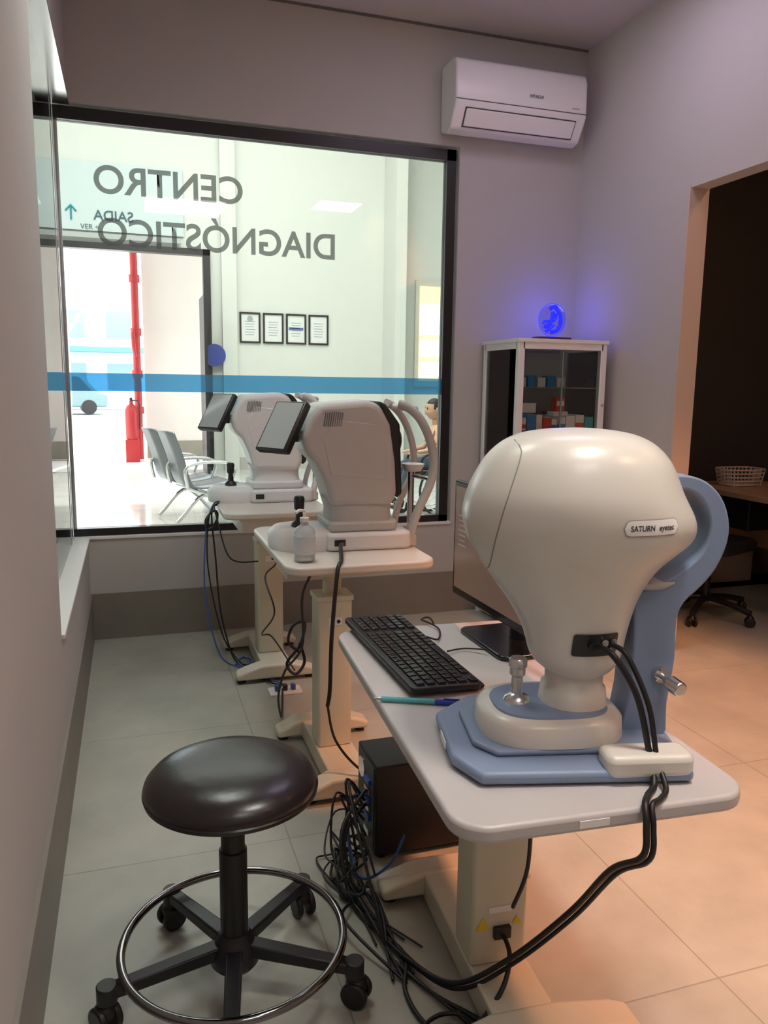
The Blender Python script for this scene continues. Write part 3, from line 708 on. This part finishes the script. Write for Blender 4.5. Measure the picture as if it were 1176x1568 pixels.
tubes('hanging_cables',[([(.60,2.70,.82),(.58,2.75,.72),(.60,2.85,.5),(.56,3.0,.35),(.55,3.1,.2),(.60,3.3,.02),(.66,3.6,.03)],.005),
  ([(.62,3.3,.80),(.56,3.2,.75),(.50,3.1,.72),(.52,3.0,.6),(.50,3.2,.45),(.56,3.3,.4),(.6,3.0,.35)],.0035),
  ([(.60,2.9,.46),(.56,2.92,.50),(.58,2.93,.56),(.62,2.9,.58),(.60,2.88,.50),(.55,2.9,.42),(.58,2.88,.38),(.62,2.9,.42),(.6,2.9,.5)],.006)],rubber)
tubes('white_machine_cables',[([(.45,4.2,.86),(.40,4.15,.86),(.385,4.1,.8),(.40,4.1,.6),(.42,4.08,.3),(.48,4.05,.05),(.55,4.0,.02)],.005),
  ([(.47,4.25,.87),(.41,4.16,.865),(.37,4.1,.8),(.36,4.1,.55),(.42,4.12,.2),(.5,4.1,.03),(.6,3.8,.01),(.67,3.65,.03)],.004),
  ([(.44,4.2,.88),(.40,4.1,.88),(.41,4.05,.80),(.46,3.95,.62),(.6,3.93,.60)],.004)],rubber)
tubes('blue_network_cable',[([(.44,4.2,.88),(.39,4.13,.86),(.35,4.1,.7),(.34,4.05,.4),(.40,4.0,.1),(.5,3.98,.02),(.56,3.95,.01),(.63,3.8,.01),(.69,3.64,.03)],.004),
  ([(.49,4.05,.01),(.53,4.12,.02),(.57,4.05,.03),(.53,3.98,.02),(.50,4.05,.03),(.54,4.08,.04)],.005)],bluecab)
g=G('cable_bundle_knot',(.385,4.09,.80))
tubes('loops',[([( .03*math.cos(t*1.3)*(1+.2*random.random()),.02*math.sin(t*2),.05*math.sin(t*1.3+.5)) for t in range(12)],.005)],rubber,g)
g=G('floor_outlet_box',(.68,3.64,0))
prism('plate',rrect(-.08,-.05,.08,.05,.008,3),'z',0,.008,whitep,g,.002)
for i in(-1,0,1): box('plug_%d'%(i+1),(i*.04,0,.022),(.022,.03,.03),bluecab if i else blackp,g,.004)
g=G('power_adapter',(.56,2.66,.0))
box('body',(0,0,.03),(.10,.07,.06),dev2l,g,.01)
# ------------------------------------------------ seated child in wheelchair
PX,PY=3.31,8.5
g=G('wheelchair',(PX,PY,0),math.radians(0))
for s in(-1,1):
    tube('wheel_rim_%d'%(s>0),[(.10+.31*math.cos(t*PI/8),s*.27,.32+.31*math.sin(t*PI/8)) for t in range(16)],.014,blackp,g,closed=True,k=4)
    tube('hand_rim_%d'%(s>0),[(.10+.26*math.cos(t*PI/8),s*.30,.32+.26*math.sin(t*PI/8)) for t in range(16)],.008,chrome,g,closed=True,k=4)
    tubes('spokes_%d'%(s>0),[([(.10,s*.27,.32),(.10+.3*math.cos(t*PI/6),s*.27,.32+.3*math.sin(t*PI/6))],.002) for t in range(12)],chrome,g,k=1,n=5)
    tube('frame_%d'%(s>0),[(.26,s*.22,.98),(.22,s*.22,.95),(.2,s*.22,.5),(-.22,s*.22,.5),(-.30,s*.22,.45),(-.38,s*.2,.12)],.013,chrome,g)
    tube('armrest_%d'%(s>0),[(.2,s*.24,.72),(-.15,s*.24,.72),(-.18,s*.24,.5)],.016,blackp,g)
    cyl('front_wheel_%d'%(s>0),(-.26,s*.21-.012,.08),(-.26,s*.21+.012,.08),.08,blackp,g)
    box('foot_plate_%d'%(s>0),(-.42,s*.1,.11),(.14,.14,.012),blackp,g,.004)
cyl('axle',(.10,-.27,.32),(.10,.27,.32),.012,steel,g)
prism('seat',rrect(-.22,-.21,.2,.21,.03),'z',.49,.52,blackp,g,.01)
prism('backrest',rrect(-.2,.55,.2,.95,.03),'x',.2,.225,blackp,g,.008)
skin=M('skin_tone',(.48,.27,.18),.55); shirt=M('tan_shirt',(.58,.36,.25),.85); pants=M('dark_trousers',(.06,.07,.10),.85); hair=M('dark_hair',(.012,.010,.009),.6)
g=G('seated_child',(PX,PY,.54))
def skinned(name,verts,edges,rad,mat,root=0,sub=2):
    me=bpy.data.meshes.new(name); me.from_pydata(verts,edges,[]); ob=bpy.data.objects.new(name,me); S.collection.objects.link(ob)
    ob.modifiers.new('skin','SKIN')
    for i,r in enumerate(rad):
        v=me.skin_vertices[0].data[i]; v.radius=(r,r) if not isinstance(r,tuple) else r; v.use_root=(i==root)
    sd=ob.modifiers.new('sub','SUBSURF'); sd.levels=sub; sd.render_levels=sub
    me.materials.append(mat); ob.parent=g
    return ob
skinned('torso_arms_shirt',[(.10,0,.08),(.10,0,.22),(.09,0,.36),(.09,0,.47),(.07,0,.53),(.08,.13,.46),(.08,-.13,.46),(.02,.18,.30),(.02,-.18,.30)],
 [(0,1),(1,2),(2,3),(3,4),(3,5),(3,6),(5,7),(6,8)],[(.13,.10),(.115,.09),(.13,.095),(.10,.075),.045,.06,.06,.045,.045],shirt)
skinned('forearms_left',[(.02,.18,.30),(-.0,.19,.25),(-.16,.13,.22),(-.20,.11,.22)],[(0,1),(1,2),(2,3)],[.038,.036,.026,.022],skin)
skinned('forearms_right',[(.02,-.18,.30),(-.0,-.19,.25),(-.16,-.13,.22),(-.20,-.11,.22)],[(0,1),(1,2),(2,3)],[.038,.036,.026,.022],skin)
for s,nm in((1,'left'),(-1,'right')):
    V=[(-.19,s*.11,.22),(-.23,s*.10,.215)];E=[(0,1)];R=[.022,.024]
    for f in range(4):
        y=s*(.125-.016*f); b=len(V); L_=(.05,.06,.055,.045)[f]
        V+=[(-.25,y,.217),(-.25-L_*.5,y,.21),(-.25-L_*.9,y,.19)];E+=[(1,b),(b,b+1),(b+1,b+2)];R+=[.009,.008,.007]
    b=len(V); V+=[(-.22,s*.07,.215),(-.25,s*.058,.205)];E+=[(1,b),(b,b+1)];R+=[.010,.008]
    skinned('hand_'+nm,V,E,R,skin,sub=1)
    skinned('leg_'+nm,[(.10,s*.06,.07),(-.08,s*.09,.075),(-.30,s*.10,.07),(-.34,s*.10,-.10),(-.37,s*.10,-.33)],[(0,1),(1,2),(2,3),(3,4)],[.085,.078,.055,.05,.036],pants)
    skinned('shoe_'+nm,[(-.36,s*.10,-.35),(-.40,s*.10,-.365),(-.47,s*.10,-.37)],[(0,1),(1,2)],[.036,.034,.028],blackp)
skinned('neck',[(.075,0,.50),(.06,0,.60)],[(0,1)],[.042,.04],skin)
bm=bmesh.new(); bmesh.ops.create_uvsphere(bm,u_segments=40,v_segments=28,radius=1)
for v in bm.verts:
    x,y,z=v.co
    w=1-.22*max(0,-z)**1.3
    X=x*.095*w-(.012 if z<-.2 and x<0 else 0); Y=y*.075*w; Z=z*.118
    if x<-.6:
        X-=.022*math.exp(-((y/.16)**2+((z+.12)/.16)**2))
        X-=.006*math.exp(-((y/.3)**2+((z+.45)/.08)**2))
        X+=.008*math.exp(-(((abs(y)-.38)/.16)**2+((z-.08)/.12)**2))
    v.co=(X,Y,Z)
bmesh.ops.translate(bm,vec=(.04,0,.70),verts=bm.verts)
fin(bm,'head',skin,g,ang=80)
eye=M('eye_dark',(.02,.015,.01),.2)
for s in(-1,1):
    lathe('eye_%d'%(s>0),[(0,.006),(.007,.004),(.009,0),(0,-.004)],eye,g,loc=(-.048,s*.028,.708),axis=(-1,s*.3,0),n=16)
    loft('ear_%d'%(s>0),[(.67,.045,.06,s*.078-.006,s*.078+.006),(.69,.04,.07,s*.08-.01,s*.08+.01),(.715,.04,.075,s*.082-.01,s*.082+.01),(.725,.05,.065,s*.08-.005,s*.08+.005)],skin,g,n=16)
    box('eyebrow_%d'%(s>0),(-.052,s*.028,.728),(.006,.028,.006),hair,g,.002)
box('mouth',(-.062,0,.648),(.006,.034,.007),M('lips',(.35,.12,.10),.5),g,.003)
bm=bmesh.new(); bmesh.ops.create_uvsphere(bm,u_segments=40,v_segments=28,radius=1)
for v in bm.verts:
    x,y,z=v.co; v.co=(x*.104+.006,y*.083,z*.125)
dele=[v for v in bm.verts if v.co.z< -.005+(.06 if v.co.x<-.03 else (0 if v.co.x<.03 else -.06))]
bmesh.ops.delete(bm,geom=dele,context='VERTS'); bmesh.ops.translate(bm,vec=(.042,0,.705),verts=bm.verts)
o=fin(bm,'hair',hair,g,ang=80); md=o.modifiers.new('s','SOLIDIFY'); md.thickness=.012
# ------------------------------------------------ lights
def area(name,loc,size,power,col,rot=(0,0,0),sy=None,spread=None):
    l=bpy.data.lights.new(name,'AREA'); l.energy=power; l.color=col; l.size=size
    if sy: l.shape='RECTANGLE'; l.size_y=sy
    if spread: l.spread=math.radians(spread)
    o=bpy.data.objects.new(name,l); S.collection.objects.link(o); o.location=loc; o.rotation_euler=rot; return o
area('ceiling_light_lobby',(1.5,9.5,6.9),6,450,(1,.99,.95),sy=6)
area('fill_light_lobby_front',(.6,6.3,6.9),1.6,300,(.97,1,.93))  # added light, aimed through the window to brighten the room floor
area('ceiling_light_lobby_side',(-4.5,8,6.9),4,260,(.95,1,1),sy=5)
area('fill_light_near',(.7,-.5,3.58),.9,19,(1,.97,.95))  # added neutral fill that lifts the whole interior
area('fill_light_left',(.25,3.1,3.6),.7,12,(.93,1,.91),spread=110)  # added greenish fill, stands in for lobby light on the left floor
area('fill_light_table',(1.15,.9,3.6),.4,10,(1,.94,.86),spread=75)  # added narrow fill to brighten the analyzer housing and table
area('fill_light_violet',(2.0,3.3,3.6),.9,11,(.86,.75,1))  # added violet fill that turns ceiling and upper walls mauve
area('fill_light_warm',(2.4,.2,3.58),.5,20,(1,.55,.34))  # added warm fill that spreads the downlight's tint wider
l=bpy.data.lights.new('spot_downlight','SPOT'); l.energy=760; l.color=(1,.37,.16); l.spot_size=math.radians(68); l.spot_blend=.8; l.shadow_soft_size=.12
o=bpy.data.objects.new('spot_downlight',l); S.collection.objects.link(o); o.location=(2.62,1.3,3.56)
d=Vector((2.5,2.2,0))-Vector(o.location); o.rotation_euler=d.to_track_quat('-Z','Y').to_euler()
area('ceiling_light_consult',(3.8,3.0,3.58),.4,12,(1,.50,.30))
l=bpy.data.lights.new('led_plaque_light','POINT'); l.energy=1.5; l.color=(.12,.10,1); l.shadow_soft_size=.06
o=bpy.data.objects.new('led_plaque_light',l); S.collection.objects.link(o); o.location=(2.60,4.50,1.98)
sun=bpy.data.lights.new('sun','SUN'); sun.energy=13; sun.color=(1,.97,.92); sun.angle=.02
o=bpy.data.objects.new('sun',sun); S.collection.objects.link(o); o.rotation_euler=(math.radians(-58),0,math.radians(12))
w=bpy.data.worlds.new('world'); S.world=w; w.use_nodes=True; nt=w.node_tree; bg=nt.nodes['Background']
bg.inputs[0].default_value=(.94,.97,1,1); bg.inputs[1].default_value=3.6
# ------------------------------------------------ camera
yaw,pit,rol=math.radians(18.0),math.radians(-9.174),math.radians(.77)
f=Vector((math.sin(yaw)*math.cos(pit),math.cos(yaw)*math.cos(pit),math.sin(pit)))
r=Vector((math.cos(yaw),-math.sin(yaw),0)); u=r.cross(f)
r2=r*math.cos(rol)+u*math.sin(rol); u2=-r*math.sin(rol)+u*math.cos(rol)
cd=bpy.data.cameras.new('camera'); cam=bpy.data.objects.new('camera',cd); S.collection.objects.link(cam)
m=Matrix.Identity(4)
for i in range(3): m[i][0]=r2[i];m[i][1]=u2[i];m[i][2]=-f[i]
m[0][3],m[1][3],m[2][3]=0,0,1.5
cam.matrix_world=m
cd.sensor_fit='VERTICAL'; cd.sensor_height=24; cd.lens=24*1193.6/1568; cd.clip_start=.02
S.camera=cam
